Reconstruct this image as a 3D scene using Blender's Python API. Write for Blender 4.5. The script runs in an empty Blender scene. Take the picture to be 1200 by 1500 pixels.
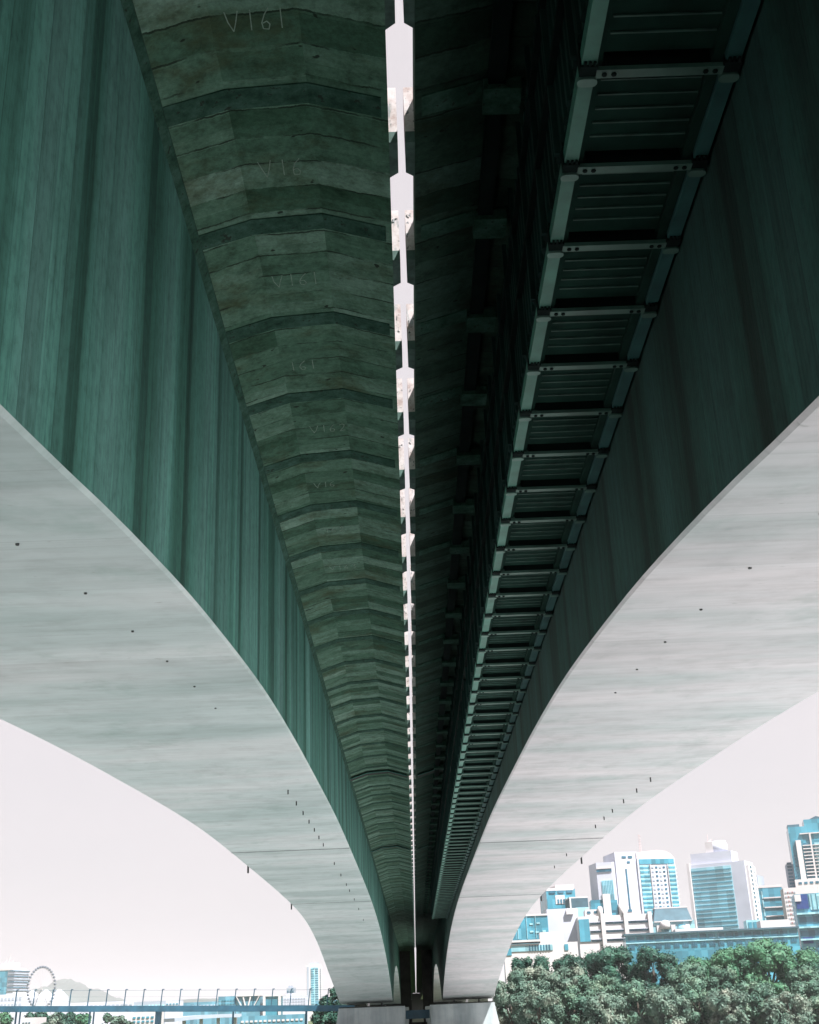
import bpy, bmesh, math, random
from mathutils import Vector, Matrix, noise as mnoise
random.seed(7)
SC = bpy.context.scene
COL = SC.collection
R = math.radians
HAZE = 0.00017

# ------------------------------------------------------------------ view, camera, sky, sun
F_PX = 1780.06                                   # focal length in pixels of a 1200x1500 frame
WX = Vector((0.99925395, -0.03738839, 0.00967734))   # world axes seen in camera axes (x right, y down, z ahead)
WY = Vector((0.00519968, 0.37853650, 0.92557176))
WZ = Vector((-0.03826887, -0.92483092, 0.37844850))
def at(px, py, Y):
    """world point on the sight line of a photo pixel at distance Y along the bridge"""
    d = Vector((px - 600, py - 750, F_PX))
    w = Vector((WX.dot(d), WY.dot(d), WZ.dot(d)))
    return w * (Y / w.y)
cam_d = bpy.data.cameras.new('camera')
cam = bpy.data.objects.new('camera', cam_d); COL.objects.link(cam)
cam_d.sensor_fit = 'VERTICAL'; cam_d.sensor_height = 36; cam_d.lens = 36 * F_PX / 1500
cam_d.clip_start = 0.1; cam_d.clip_end = 30000
cam.matrix_world = Matrix(((WX.x, -WX.y, -WX.z, 0), (WY.x, -WY.y, -WY.z, 0), (WZ.x, -WZ.y, -WZ.z, 0), (0, 0, 0, 1)))
SC.camera = cam
vs = SC.view_settings
vs.view_transform = 'Standard'; vs.look = 'None'; vs.gamma = 1; vs.use_curve_mapping = False
vs.exposure = 1.52
SC.render.engine = 'CYCLES'
SC.cycles.max_bounces = 8; SC.cycles.diffuse_bounces = 6; SC.cycles.glossy_bounces = 3; SC.cycles.volume_bounces = 0

SUN_V = Vector((0.45, -0.48, 1.0)).normalized()     # towards the sun
sun_el = math.asin(SUN_V.z); sun_az = math.atan2(SUN_V.x, SUN_V.y)
W = bpy.data.worlds.new('World'); SC.world = W; W.use_nodes = True
nt = W.node_tree; nt.nodes.clear()
o = nt.nodes.new('ShaderNodeOutputWorld')
sky = nt.nodes.new('ShaderNodeTexSky'); sky.sky_type = 'NISHITA'; sky.sun_disc = False
sky.sun_elevation = sun_el; sky.sun_rotation = sun_az; sky.dust_density = 3.0
bg1 = nt.nodes.new('ShaderNodeBackground'); bg1.inputs[1].default_value = 0.06
bg2 = nt.nodes.new('ShaderNodeBackground')
mx = nt.nodes.new('ShaderNodeMixShader'); mx.inputs[0].default_value = 0.93
tc = nt.nodes.new('ShaderNodeTexCoord'); nz = nt.nodes.new('ShaderNodeTexNoise')
nz.inputs['Scale'].default_value = 3.0; nz.inputs['Detail'].default_value = 5.0
mp = nt.nodes.new('ShaderNodeMapping'); mp.inputs['Scale'].default_value = (1, 1, 4)
cr = nt.nodes.new('ShaderNodeValToRGB')
cr.color_ramp.elements[0].position = 0.35; cr.color_ramp.elements[0].color = (0.292, 0.274, 0.282, 1)
cr.color_ramp.elements[1].position = 0.7; cr.color_ramp.elements[1].color = (0.306, 0.283, 0.290, 1)
nt.links.new(tc.outputs['Generated'], mp.inputs[0]); nt.links.new(mp.outputs[0], nz.inputs['Vector'])
nt.links.new(nz.outputs[0], cr.inputs[0]); nt.links.new(cr.outputs[0], bg2.inputs[0])
nt.links.new(sky.outputs[0], bg1.inputs[0]); nt.links.new(bg1.outputs[0], mx.inputs[1])
nt.links.new(bg2.outputs[0], mx.inputs[2]); nt.links.new(mx.outputs[0], o.inputs[0])
bg2.inputs[1].default_value = 0.99
sd = bpy.data.lights.new('sun', 'SUN'); sd.energy = 5.0; sd.angle = R(0.5); sd.color = (1, 0.975, 0.945)
so = bpy.data.objects.new('sun', sd); COL.objects.link(so)
so.rotation_euler = SUN_V.to_track_quat('Z', 'Y').to_euler(); so.location = SUN_V * 300

# ------------------------------------------------------------------ mesh and object helpers
class MB:
    def __init__(s): s.v = []; s.f = []; s.m = []; s.k = 0
    def add(s, vs, fs):
        b = len(s.v); s.v += [tuple(p) for p in vs]
        for f in fs: s.f.append(tuple(b + i for i in f)); s.m.append(s.k)
        return s
    def box(s, x0, x1, y0, y1, z0, z1):
        return s.add([(x0,y0,z0),(x1,y0,z0),(x1,y1,z0),(x0,y1,z0),(x0,y0,z1),(x1,y0,z1),(x1,y1,z1),(x0,y1,z1)],
                     [(0,3,2,1),(4,5,6,7),(0,1,5,4),(1,2,6,5),(2,3,7,6),(3,0,4,7)])
    def prism(s, poly, a0, a1, axis='y'):
        """a closed polygon swept along an axis; poly is (x,z) for y, (y,z) for x, (x,y) for z"""
        def P(p, a): return (p[0], a, p[1]) if axis == 'y' else (a, p[0], p[1]) if axis == 'x' else (p[0], p[1], a)
        n = len(poly)
        vs_ = [P(p, a0) for p in poly] + [P(p, a1) for p in poly]
        fs = [tuple(range(n)), tuple(range(2*n-1, n-1, -1))] + [(i, n+i, n+(i+1) % n, (i+1) % n) for i in range(n)]
        return s.add(vs_, fs)
    def loft(s, rings, close=True, caps=True):
        n = len(rings[0]); b = [p for r in rings for p in r]; fs = []
        for j in range(len(rings)-1):
            for i in range(n if close else n-1):
                k = (i+1) % n; fs.append((j*n+i, j*n+k, (j+1)*n+k, (j+1)*n+i))
        if caps: fs += [tuple(range(n))[::-1], tuple((len(rings)-1)*n+i for i in range(n))]
        return s.add(b, fs)
    def tube(s, p, q, r0, r1=None, n=8):
        p = Vector(p); q = Vector(q); r1 = r0 if r1 is None else r1
        d = (q-p).normalized(); a = d.orthogonal().normalized(); b = d.cross(a)
        ring = lambda c, r: [c + (a*math.cos(2*math.pi*i/n) + b*math.sin(2*math.pi*i/n))*r for i in range(n)]
        return s.loft([ring(p, r0), ring(q, r1)])
    def bar(s, p, q, w, h=None):
        """rectangular bar between two points"""
        p = Vector(p); q = Vector(q); h = w if h is None else h
        d = (q-p).normalized(); up = Vector((0,0,1)) if abs(d.z) < .95 else Vector((0,1,0))
        a = d.cross(up).normalized(); b = a.cross(d)
        ring = lambda c: [c-a*w/2-b*h/2, c+a*w/2-b*h/2, c+a*w/2+b*h/2, c-a*w/2+b*h/2]
        return s.loft([ring(p), ring(q)])
    def lathe(s, c, prof, n=16):
        c = Vector(c)
        return s.loft([[c + Vector((r*math.cos(2*math.pi*i/n), r*math.sin(2*math.pi*i/n), z)) for i in range(n)] for r, z in prof])
    def mesh(s, name, mats, smooth=False):
        me = bpy.data.meshes.new(name); me.from_pydata(s.v, [], s.f)
        for m in (mats if isinstance(mats, (list, tuple)) else [mats]):
            if m: me.materials.append(m)
        if any(s.m): me.polygons.foreach_set('material_index', s.m)
        bm = bmesh.new(); bm.from_mesh(me); bmesh.ops.recalc_face_normals(bm, faces=bm.faces); bm.to_mesh(me); bm.free()
        if smooth: me.polygons.foreach_set('use_smooth', [True]*len(me.polygons))
        me.update(); return me
    def build(s, name, mats, parent=None, smooth=False):
        return link(bpy.data.objects.new(name, s.mesh(name, mats, smooth)), parent)

def link(ob, parent=None):
    COL.objects.link(ob)
    if parent is not None:
        ob.parent = parent
        if not parent.get('_local') and parent.parent is None:
            ob.matrix_parent_inverse = Matrix.Translation(-parent.location)
    return ob
def thing(name, label, cat, loc=(0,0,0), rz=None, group=None):
    e = bpy.data.objects.new(name, None); COL.objects.link(e); e.location = loc; e.empty_display_size = 0.3
    e['label'] = label; e['category'] = cat
    if group: e['group'] = group
    if rz is not None: e.rotation_euler = (0, 0, rz); e['_local'] = 1      # children given in the thing's own axes
    return e
def tag(ob, label, cat, group=None):
    ob['label'] = label; ob['category'] = cat
    if group: ob['group'] = group
    return ob
def struct(name, mb, mat):
    ob = mb.build(name, mat); ob['kind'] = 'structure'; return ob
def copy_part(src, parent, off):
    c = src.copy(); COL.objects.link(c); inv = src.matrix_parent_inverse.copy(); c.parent = parent; c.matrix_parent_inverse = inv
    c.location = src.location + Vector(off); return c

# ------------------------------------------------------------------ materials
class NT:
    def __init__(s, name, rough=0.85, spec=0.3):
        s.m = bpy.data.materials.new(name); s.m.use_nodes = True
        s.t = s.m.node_tree; s.b = s.t.nodes['Principled BSDF']
        s.b.inputs['Roughness'].default_value = rough; s.b.inputs['Specular IOR Level'].default_value = spec
        s.pos = s.n('ShaderNodeNewGeometry').outputs['Position']
    def n(s, t, **kw):
        x = s.t.nodes.new(t)
        for k, v in kw.items(): setattr(x, k, v)
        return x
    def l(s, a, b): s.t.links.new(a, b)
    def mapv(s, scale, src=None):
        x = s.n('ShaderNodeMapping'); x.inputs['Scale'].default_value = scale; s.l(src or s.pos, x.inputs[0]); return x.outputs[0]
    def noise(s, scale=(1,1,1), detail=4, rough=.55, src=None, f=1.0):
        x = s.n('ShaderNodeTexNoise'); x.inputs['Scale'].default_value = f; x.inputs['Detail'].default_value = detail
        x.inputs['Roughness'].default_value = rough; s.l(s.mapv(scale, src), x.inputs['Vector']); return x.outputs[0]
    def ramp(s, fac, stops):
        x = s.n('ShaderNodeValToRGB'); e = x.color_ramp.elements
        while len(e) < len(stops): e.new(0.5)
        for i, (p, c) in enumerate(stops):
            e[i].position = p; e[i].color = (*c, 1) if isinstance(c, (tuple, list)) else (c, c, c, 1)
        s.l(fac, x.inputs[0]); return x.outputs[0]
    def mix(s, a, b, fac, mode='MIX'):
        x = s.n('ShaderNodeMix', data_type='RGBA', blend_type=mode)
        for v, i in ((a, 6), (b, 7), (fac, 0)):
            if hasattr(v, 'links'): s.l(v, x.inputs[i])
            else: x.inputs[i].default_value = v if i == 0 else (*v, 1)
        return x.outputs[2]
    def math(s, op, a, b=None, c=None):
        x = s.n('ShaderNodeMath', operation=op)
        for i, v in enumerate((a, b, c)):
            if v is None: continue
            if hasattr(v, 'links'): s.l(v, x.inputs[i])
            else: x.inputs[i].default_value = v
        return x.outputs[0]
    def color(s, c):
        if hasattr(c, 'links'): s.l(c, s.b.inputs['Base Color'])
        else: s.b.inputs['Base Color'].default_value = (*c, 1)
        return s
    def bump(s, h, strength=.3, dist=.02):
        x = s.n('ShaderNodeBump'); x.inputs['Strength'].default_value = strength; x.inputs['Distance'].default_value = dist
        s.l(h, x.inputs['Height']); s.l(x.outputs[0], s.b.inputs['Normal']); return s

def mat_plain(name, c, rough=.7, var=.15, scale=1.0, metal=0.0, spec=.3, stretch=(1,1,1)):
    t = NT(name, rough, spec)
    n = t.noise(tuple(scale*k for k in stretch), 5)
    lo = tuple(k*(1-var) for k in c); hi = tuple(min(1, k*(1+var)) for k in c)
    t.color(t.ramp(n, [(.3, lo), (.7, hi)])); t.b.inputs['Metallic'].default_value = metal
    return t.m

def mat_soffit(name, a, b, c):
    t = NT(name, .8, .25)
    sep = t.n('ShaderNodeSeparateXYZ'); t.l(t.pos, sep.inputs[0])
    broad = t.noise((.10, .30, .1), 4, .55)
    fine = t.noise((.55, 7.0, .9), 6, .68)
    wav = t.noise((.22, 1.3, .3), 5, .6)
    mot = t.noise((1.1, 1.3, 1.1), 7, .65)
    base = t.ramp(broad, [(.36, a), (.5, b), (.66, c)])
    col = t.mix(base, t.ramp(fine, [(.32, .90), (.5, .99), (.68, 1.04)]), .8, 'MULTIPLY')
    col = t.mix(col, t.ramp(wav, [(.34, .91), (.5, 1.0), (.68, 1.04)]), .7, 'MULTIPLY')
    col = t.mix(col, t.ramp(mot, [(.34, .86), (.5, 1.0), (.66, 1.05)]), .8, 'MULTIPLY')
    seg = t.math('FLOOR', t.math('DIVIDE', t.math('SUBTRACT', sep.outputs[1], 9.86), 2.853))   # slight tone change from pour to pour
    wn = t.n('ShaderNodeTexWhiteNoise', noise_dimensions='1D'); t.l(seg, wn.inputs['W'])
    col = t.mix(col, t.ramp(wn.outputs[0], [(0, .945), (1, 1.04)]), 1.0, 'MULTIPLY')
    fr = t.math('FRACT', t.math('DIVIDE', t.math('SUBTRACT', sep.outputs[1], 9.86), 2.853))
    col = t.mix(col, t.mix(col, (.80,.82,.82), 1.0, 'MULTIPLY'), t.ramp(fr, [(0, .7), (.008, .7), (.012, 0), (.127, 0), (.130, .45), (.138, .45), (.142, 0)]))
    speck = t.noise((1.3, 2.2, 1.3), 2, .5, f=3.0)
    col = t.mix(col, (.26,.28,.28), t.ramp(speck, [(.73, 0.0), (.76, .55)]))
    stain = t.noise((.5, .35, .5), 5, .7)
    col = t.mix(col, t.mix(col, (.80,.86,.84), 1.0, 'MULTIPLY'), t.ramp(stain, [(.56, 0.0), (.66, .7)]))
    t.color(col).bump(fine, .25, .01); return t.m
def mat_web(name='green_toned_board_formed_concrete', dark=1.0):  # green shadow toning is put into the concrete colour
    t = NT(name, .85, .2)
    wide = t.noise((.01, .55, .02), 3, .55)
    mid = t.noise((.02, 3.2, .03), 4, .6)
    grain = t.noise((.35, 19, .5), 5, .68)
    blot = t.noise((.45, .8, .33), 8, .66)
    drip = t.noise((.2, 6.5, .16), 4, .7)
    sep0 = t.n('ShaderNodeSeparateXYZ'); t.l(t.pos, sep0.inputs[0])
    pn = t.math('FLOOR', t.math('DIVIDE', sep0.outputs[1], .4755)); pf = t.math('FRACT', t.math('DIVIDE', sep0.outputs[1], .4755))
    pw = t.n('ShaderNodeTexWhiteNoise', noise_dimensions='1D'); t.l(pn, pw.inputs['W'])
    pores = t.noise((6, 7, 5), 4, .75)
    base = t.ramp(wide, [(.36, (.036,.126,.100)), (.48, (.066,.198,.166)), (.64, (.112,.270,.242))])
    col = t.mix(base, t.ramp(mid, [(.35, .78), (.5, .97), (.66, 1.1)]), .85, 'MULTIPLY')
    col = t.mix(col, t.ramp(grain, [(.35, .78), (.5, 1.0), (.68, 1.10)]), .7, 'MULTIPLY')
    col = t.mix(col, t.ramp(blot, [(.34, .72), (.52, 1.0), (.7, 1.1)]), .8, 'MULTIPLY')
    col = t.mix(col, t.ramp(pw.outputs[0], [(0, .80), (1, 1.12)]), 1.0, 'MULTIPLY')
    col = t.mix(col, t.mix(col, (.62,.66,.66), 1.0, 'MULTIPLY'), t.math('LESS_THAN', pf, .035))
    col = t.mix(col, t.mix(col, (.40,.50,.48), 1.0, 'MULTIPLY'), t.ramp(drip, [(.55, 0.0), (.70, .6)]))
    col = t.mix(col, t.ramp(pores, [(.34, .66), (.5, 1.0), (.66, 1.16)]), .7, 'MULTIPLY')
    sep = t.n('ShaderNodeSeparateXYZ'); t.l(t.pos, sep.inputs[0])      # poured closure strips between the segments
    wob = t.math('MULTIPLY_ADD', t.math('SUBTRACT', t.noise((.1, .1, .35), 2), .5), .16, sep.outputs[1])
    fr = t.math('FRACT', t.math('DIVIDE', t.math('SUBTRACT', wob, 9.86), 2.853))
    strip = t.ramp(fr, [(0.0, .8), (.115, .72), (.135, 0.0), (.985, 0.0), (1.0, .8)])
    col = t.mix(col, t.mix(col, (.36,.44,.42), 1.0, 'MULTIPLY'), strip)
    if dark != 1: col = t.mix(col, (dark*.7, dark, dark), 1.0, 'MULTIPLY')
    t.color(col).bump(t.math('ADD', grain, pores), .45, .015); return t.m
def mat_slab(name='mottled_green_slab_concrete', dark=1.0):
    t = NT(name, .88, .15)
    sep = t.n('ShaderNodeSeparateXYZ'); t.l(t.pos, sep.inputs[0])
    wob = t.noise((1.6, .5, 1), 6, .68)
    y = t.math('MULTIPLY_ADD', t.math('SUBTRACT', wob, .5), .19, sep.outputs[1])
    def course(step, off):
        q = t.math('DIVIDE', t.math('ADD', y, off), step); return t.math('FLOOR', q), t.math('FRACT', q)
    b1, f1 = course(.571, .0); b2, f2 = course(.283, .11)
    col_i = t.math('FLOOR', t.math('DIVIDE', t.math('SUBTRACT', t.math('ABSOLUTE', t.math('SUBTRACT', sep.outputs[0], .25)), .15), 1.09))
    def wn2(a, b):
        w = t.n('ShaderNodeTexWhiteNoise', noise_dimensions='2D'); c = t.n('ShaderNodeCombineXYZ'); t.l(a, c.inputs[0]); t.l(b, c.inputs[1]); t.l(c.outputs[0], w.inputs['Vector']); return w.outputs[0]
    w1 = t.n('ShaderNodeTexWhiteNoise', noise_dimensions='1D'); t.l(b1, w1.inputs['W'])
    val = t.math('ADD', t.math('ADD', t.math('MULTIPLY', w1.outputs[0], .34), t.math('MULTIPLY', wn2(b1, col_i), .50)), t.math('MULTIPLY', wn2(b2, col_i), .16))
    base = t.ramp(val, [(.16, (.036,.094,.060)), (.48, (.084,.172,.124)), (.82, (.155,.262,.208))])
    mot = t.noise((2.2, 2.4, 1), 10, .74)
    col = t.mix(base, t.ramp(mot, [(.32, (.42,.46,.40)), (.5, (1,1,1)), (.66, (1.35,1.3,1.34))]), .95, 'MULTIPLY')
    brown = t.noise((.55, .8, 1), 6, .68)
    col = t.mix(col, (.052,.068,.032), t.ramp(brown, [(.53, 0.0), (.68, .75)]))
    pres = t.ramp(t.noise((1.1, 1.7, 1), 5, .65), [(.45, 0.0), (.56, .9)])
    edge = t.math('MAXIMUM', t.math('LESS_THAN', f1, .06), t.math('MULTIPLY', t.math('LESS_THAN', f2, .05), .25))
    col = t.mix(col, (.014,.028,.018), t.math('MULTIPLY', edge, pres))
    fine = t.noise((11, 12, 11), 6, .78)
    col = t.mix(col, t.ramp(fine, [(.34, .60), (.52, 1.0), (.66, 1.25)]), .75, 'MULTIPLY')
    hole = t.noise((4, 5, 4), 2, .5)
    col = t.mix(col, (.012,.02,.014), t.ramp(hole, [(.72, 0.0), (.745, .9)]))
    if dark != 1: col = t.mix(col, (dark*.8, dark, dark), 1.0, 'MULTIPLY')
    t.color(col).bump(t.math('ADD', mot, t.math('MULTIPLY', f1, .35)), .7, .04); return t.m
def mat_rib():
    t = NT('pocked_closure_concrete', .9, .1)
    n = t.noise((3.5, 3.5, 3.5), 8, .75)
    sp = t.noise((9, 9, 9), 3, .6)
    col = t.ramp(n, [(.33, (.012,.036,.024)), (.5, (.030,.078,.058)), (.68, (.060,.128,.104))])
    col = t.mix(col, (.022,.03,.022), t.ramp(sp, [(.62, 0.0), (.66, .85)]))
    t.color(col).bump(n, .6, .03); return t.m
def mat_pier():
    t = NT('weathered_pier_concrete', .85, .2)
    d = t.noise((.8, .8, .08), 5, .6); b = t.noise((.3,.3,.4), 5)
    col = t.mix(t.ramp(d, [(.3, (.22,.265,.28)), (.6, (.35,.39,.405))]), t.ramp(b, [(.35,.75),(.6,1.05)]), .8, 'MULTIPLY')
    t.color(col).bump(b, .2, .02); return t.m

def mat_block():  # pale pinkish mottled concrete with dark specks
    t = NT('pinkish_barrier_concrete', .85, .2)
    n = t.noise((4,4,4), 7, .7); sp = t.noise((16,16,11), 3, .6); st = t.noise((7,7,2.5), 4, .6)
    col = t.ramp(n, [(.34, (.30,.235,.225)), (.5, (.43,.385,.385)), (.66, (.50,.47,.485))])
    col = t.mix(col, (.05,.075,.085), t.ramp(sp, [(.61, 0.0), (.67, .8)]))
    col = t.mix(col, (.16,.20,.21), t.ramp(st, [(.57, 0.0), (.66, .7)]))
    t.color(col).bump(n, .4, .02); return t.m

M = dict(
    soffit=mat_soffit('pale_green_grey_board_marked_concrete', (.400,.500,.500), (.500,.590,.595), (.575,.635,.645)), soffit2=mat_soffit('pale_pinkish_board_marked_concrete', (.375,.420,.430), (.460,.468,.488), (.525,.510,.532)), web=mat_web(), webd=mat_web('shade_dark_board_formed_concrete', .19), slab=mat_slab(), slabd=mat_slab('shade_dark_slab_concrete', .32), rib=mat_rib(), pier=mat_pier(),  # right web and slab copies have that side's shading put into their colour
    block=mat_block(),
    corbel=mat_plain('shade_dark_corbel_concrete', (.055,.095,.085), .9, .45, 5.0),  # shading of the lower block face is put into this colour
    scrawl=mat_plain('black_spray_paint', (.01,.02,.02), .6, .2),
    groove=mat_plain('dark_joint_sealant', (.028,.032,.03), .9, .3, 4.0),
    chalk=mat_plain('pale_chalk', (.20,.28,.235), .95, .3, 9.0),
    drain=mat_plain('dark_drain_pipe', (.035,.04,.04), .7, .2),
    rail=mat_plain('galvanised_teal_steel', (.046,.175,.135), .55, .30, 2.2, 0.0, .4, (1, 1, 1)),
    cap=mat_plain('pale_cast_clamp', (.12,.22,.19), .6, .2, 3.0),
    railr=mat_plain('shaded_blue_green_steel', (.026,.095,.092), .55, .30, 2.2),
    bar=mat_plain('grey_green_crossbar_steel', (.070,.150,.125), .55, .25, 2.5, 0.0, .4),
    floor=mat_plain('dark_ribbed_floor_sheet', (.011,.036,.028), .9, .3, 2.0, 0.0, .08),
    ridge=mat_plain('pale_floor_ridge', (.050,.110,.092), .6, .35, 4.0),  # ridges lighter than the floor sheet
    black=mat_plain('black_steel', (.006,.013,.012), .9, .3, 3.0, 0.0, .08),
    panel=mat_plain('dark_corrugated_sheet', (.012,.034,.031), .8, .4, .8, 0.0, .12, (1, 4, .4)),
    asphalt=mat_plain('asphalt', (.05,.05,.05), .9, .2, 3.0),
    white=mat_plain('white_render', (.49,.465,.475), .75, .06, .12),
    lilac=mat_plain('pale_lilac_concrete', (.44,.455,.53), .8, .10, .1),  # lilac wall colour, also carries the mauve of shaded faces
    shade=mat_plain('grey_lilac_cladding', (.27,.31,.37), .8, .1, .1),
    teal=mat_plain('teal_curtain_glass', (.022,.175,.245), .25, .35, .18, 0.0, .6),
    tealp=mat_plain('pale_teal_glass', (.24,.47,.53), .3, .25, .3, 0.0, .6),
    tdark=mat_plain('deep_blue_glass', (.016,.085,.135), .2, .4, .3, 0.0, .6),
    navy=mat_plain('blue_hoarding', (.012,.040,.17), .6, .2),
    red=mat_plain('faded_red_blind', (.25,.10,.11), .7, .2),
    mast=mat_plain('pink_painted_mast', (.50,.42,.43), .6, .15),
    slate=mat_plain('blue_grey_roof', (.045,.095,.125), .7, .25, .3),
    steelb=mat_plain('blue_bridge_steel', (.012,.062,.098), .5, .3, .6, 0.0, .4),
    wheel=mat_plain('white_wheel_steel', (.30,.29,.30), .5, .1),
    pod=mat_plain('dark_capsule_glass', (.12,.14,.17), .3, .3),
    bark=mat_plain('grey_bark', (.10,.085,.07), .9, .3, 3.0),
    dull_fill=mat_plain('dull_bounce_surface', (.445,.45,.45), .95, .12, .15),  # duller tone of the added floor that bounces light up
    pale_fill=mat_plain('pale_bounce_surface', (.56,.56,.55), .95, .10, .15),  # lightest tone of the added floor that bounces light up
    bank=mat_plain('dark_bank_and_wall', (.035,.04,.03), .95, .5, .8),  # dark tone keeps bounced light low under the deck
    grass=mat_plain('parkland_grass', (.06,.085,.03), .95, .35, .2),
    far=mat_plain('distant_wooded_slope', (.045,.062,.055), .95, .4, .004),
)
def mat_leaf(name, a, b, c, sc=.5):
    t = NT(name, .6, .3)
    n = t.noise((sc,sc,sc), 5, .65); n2 = t.noise((3,3,3), 2, .6)
    col = t.mix(t.ramp(n, [(.32, a), (.5, b), (.7, c)]), t.ramp(n2, [(.3,.65),(.7,1.25)]), .8, 'MULTIPLY')
    t.color(col); return t.m
L_MANG = mat_leaf('grey_green_mangrove_leaf', (.034,.078,.060), (.076,.130,.098), (.215,.225,.180), .38)
L_MANG2 = mat_leaf('olive_mangrove_leaf', (.026,.074,.055), (.058,.125,.085), (.145,.205,.140), .42)
L_FIG = mat_leaf('deep_green_fig_leaf', (.006,.034,.026), (.013,.062,.042), (.032,.105,.062), .5)
L_BIG = mat_leaf('bright_green_canopy_leaf', (.018,.074,.044), (.040,.130,.068), (.095,.205,.105), .4)
def mat_water():
    t = NT('turbid_river_water', .12, .5)
    t.color((.10,.115,.09)); t.bump(t.noise((.6,.6,.6), 5, .6), .25, .3); return t.m
M['water'] = mat_water()
def mat_glass(name, c, rough=.2):
    t = NT(name, rough, .6)
    sep = t.n('ShaderNodeSeparateXYZ'); t.l(t.pos, sep.inputs[0])
    u = t.math('FLOOR', t.math('DIVIDE', t.math('ADD', sep.outputs[0], t.math('MULTIPLY', sep.outputs[1], .6)), 1.7))
    v = t.math('FLOOR', t.math('DIVIDE', sep.outputs[2], 3.1))
    w = t.n('ShaderNodeTexWhiteNoise', noise_dimensions='2D'); cb = t.n('ShaderNodeCombineXYZ'); t.l(u, cb.inputs[0]); t.l(v, cb.inputs[1]); t.l(cb.outputs[0], w.inputs['Vector'])
    n = t.noise((.05,.05,.08), 4, .6)
    col = t.mix(t.ramp(w.outputs[0], [(0, tuple(k*.68 for k in c)), (.55, c), (.93, tuple(min(.8, k*1.2+.01) for k in c)), (1, tuple(min(.8, k*1.25+.04) for k in c))]), t.ramp(n, [(.35, .75), (.65, 1.2)]), .8, 'MULTIPLY')
    t.color(col); return t.m
M['teal'] = mat_glass('teal_curtain_glass_panes', (.045,.215,.295))
M['tealp'] = mat_glass('pale_teal_glass_panes', (.25,.47,.54), .3)
M['tdark'] = mat_glass('deep_blue_glass_panes', (.024,.115,.175), .15)

# ------------------------------------------------------------------ ground, river, hills
WL = -6.0
struct('ground', MB().box(-9000, 9000, -3000, 12000, WL-3, WL-1.2), M['grass'])
struct('river', MB().box(-500, 900, 100, 235, WL-1.1, WL), M['water'])
struct('bounce_floor', MB().box(-190, 3, -90, 163, WL-1.0, WL+.35), M['pale_fill'])  # unseen pale floor added to throw light onto the soffits
struct('bounce_floor_dull', MB().box(3.004, 150, -90, 163, WL-1.0, WL+.33), M['dull_fill'])  # added right-hand floor, duller for a weaker bounce
struct('bounce_floor_far', MB().box(-70, 13.8, 173, 256, WL-1.0, WL+.37), M['pale_fill'])  # unseen pale floor added to brighten the far span's soffit
near = MB()
near.loft([[(-4,-60,WL+.3),(-3,-60,-1.75),(3,-60,-1.75),(4,-60,WL+.3)],[(-4,3,WL+.3),(-3,3,-1.75),(3,3,-1.75),(4,3,WL+.3)],[(-4.2,12,WL+.3),(-2,12,-4.6),(2,12,-4.6),(4.2,12,WL+.3)],[(-3.5,34,WL+.3),(-2,34,WL+.46),(2,34,WL+.46),(3.5,34,WL+.3)]])
struct('low_bounce_bank', near, M['bank'])  # narrow dark strip shaped to keep bounced light off the slab
fb = MB(); fb.prism([(178,WL-.5),(186,-4.7),(205,-4.2),(1600,-3.6),(1600,WL-1.3),(178,WL-1.3)], 14, 900, 'x')
fb.prism([(236,WL-.5),(246,-5),(1600,-4.5),(1600,WL-1.3),(236,WL-1.3)], -900, 13.9, 'x')
struct('far_bank', fb, M['grass'])
def hill(name, cx, cy, w, d, h, seed):
    mb = MB(); nx, ny = 64, 16; g = []
    for j in range(ny+1):
        for i in range(nx+1):
            u = i/nx*2-1; v = j/ny*2-1
            e = max(0, math.cos(u*math.pi/2))**1.5*max(0, math.cos(v*math.pi/2))
            z = h*e*(1+.25*mnoise.noise((u*3+seed, v*2, seed))) + 9*e*mnoise.noise((u*14, v*9, seed))
            g.append((cx+u*w, cy+v*d, WL-1.3+max(0, z)))
    mb.add(g, [(j*(nx+1)+i, j*(nx+1)+i+1, (j+1)*(nx+1)+i+1, (j+1)*(nx+1)+i) for j in range(ny) for i in range(nx)])
    struct(name, mb, M['far'])
p = at(108, 1437, 3600); hill('hills', p.x, 3600, 260, 260, p.z+4, 1.3)
p = at(40, 1455, 3400); hill('hills_low', p.x, 3400, 420, 200, p.z+9, 4.1)
p = at(330, 1466, 3000); hill('hills_plain', p.x, 3000, 900, 200, p.z+12, 7.7)

# ------------------------------------------------------------------ the twin box-girder bridge
XC = 0.25                                      # bridge centre line
SLABZ = 11.03; PER = 2.853
def pchip(xs, ys):
    n = len(xs); h = [xs[i+1]-xs[i] for i in range(n-1)]; d = [(ys[i+1]-ys[i])/h[i] for i in range(n-1)]
    m = [0]*n
    for i in range(1, n-1):
        if d[i-1]*d[i] > 0: m[i] = 2*d[i-1]*d[i]/(d[i-1]+d[i])
    m[-1] = d[-1]
    def f(x):
        i = max(0, min(n-2, max(k for k in range(n-1) if x >= xs[k] or k == 0)))
        t = (x-xs[i])/h[i]
        return (2*t**3-3*t**2+1)*ys[i]+(t**3-2*t*t+t)*h[i]*m[i]+(-2*t**3+3*t*t)*ys[i+1]+(t**3-t*t)*h[i]*m[i+1]
    return f
NEAR = pchip([0,.116,.244,.44,.544,.648,.707,.74,.751,.85,.98,1.0],[7.48,7.46,7.40,6.93,6.50,5.66,4.96,4.48,4.33,2.95,1.15,.9])
MID, HALF, P1, P2 = 77.0, 91.5, 168.5, 258.0
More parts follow.
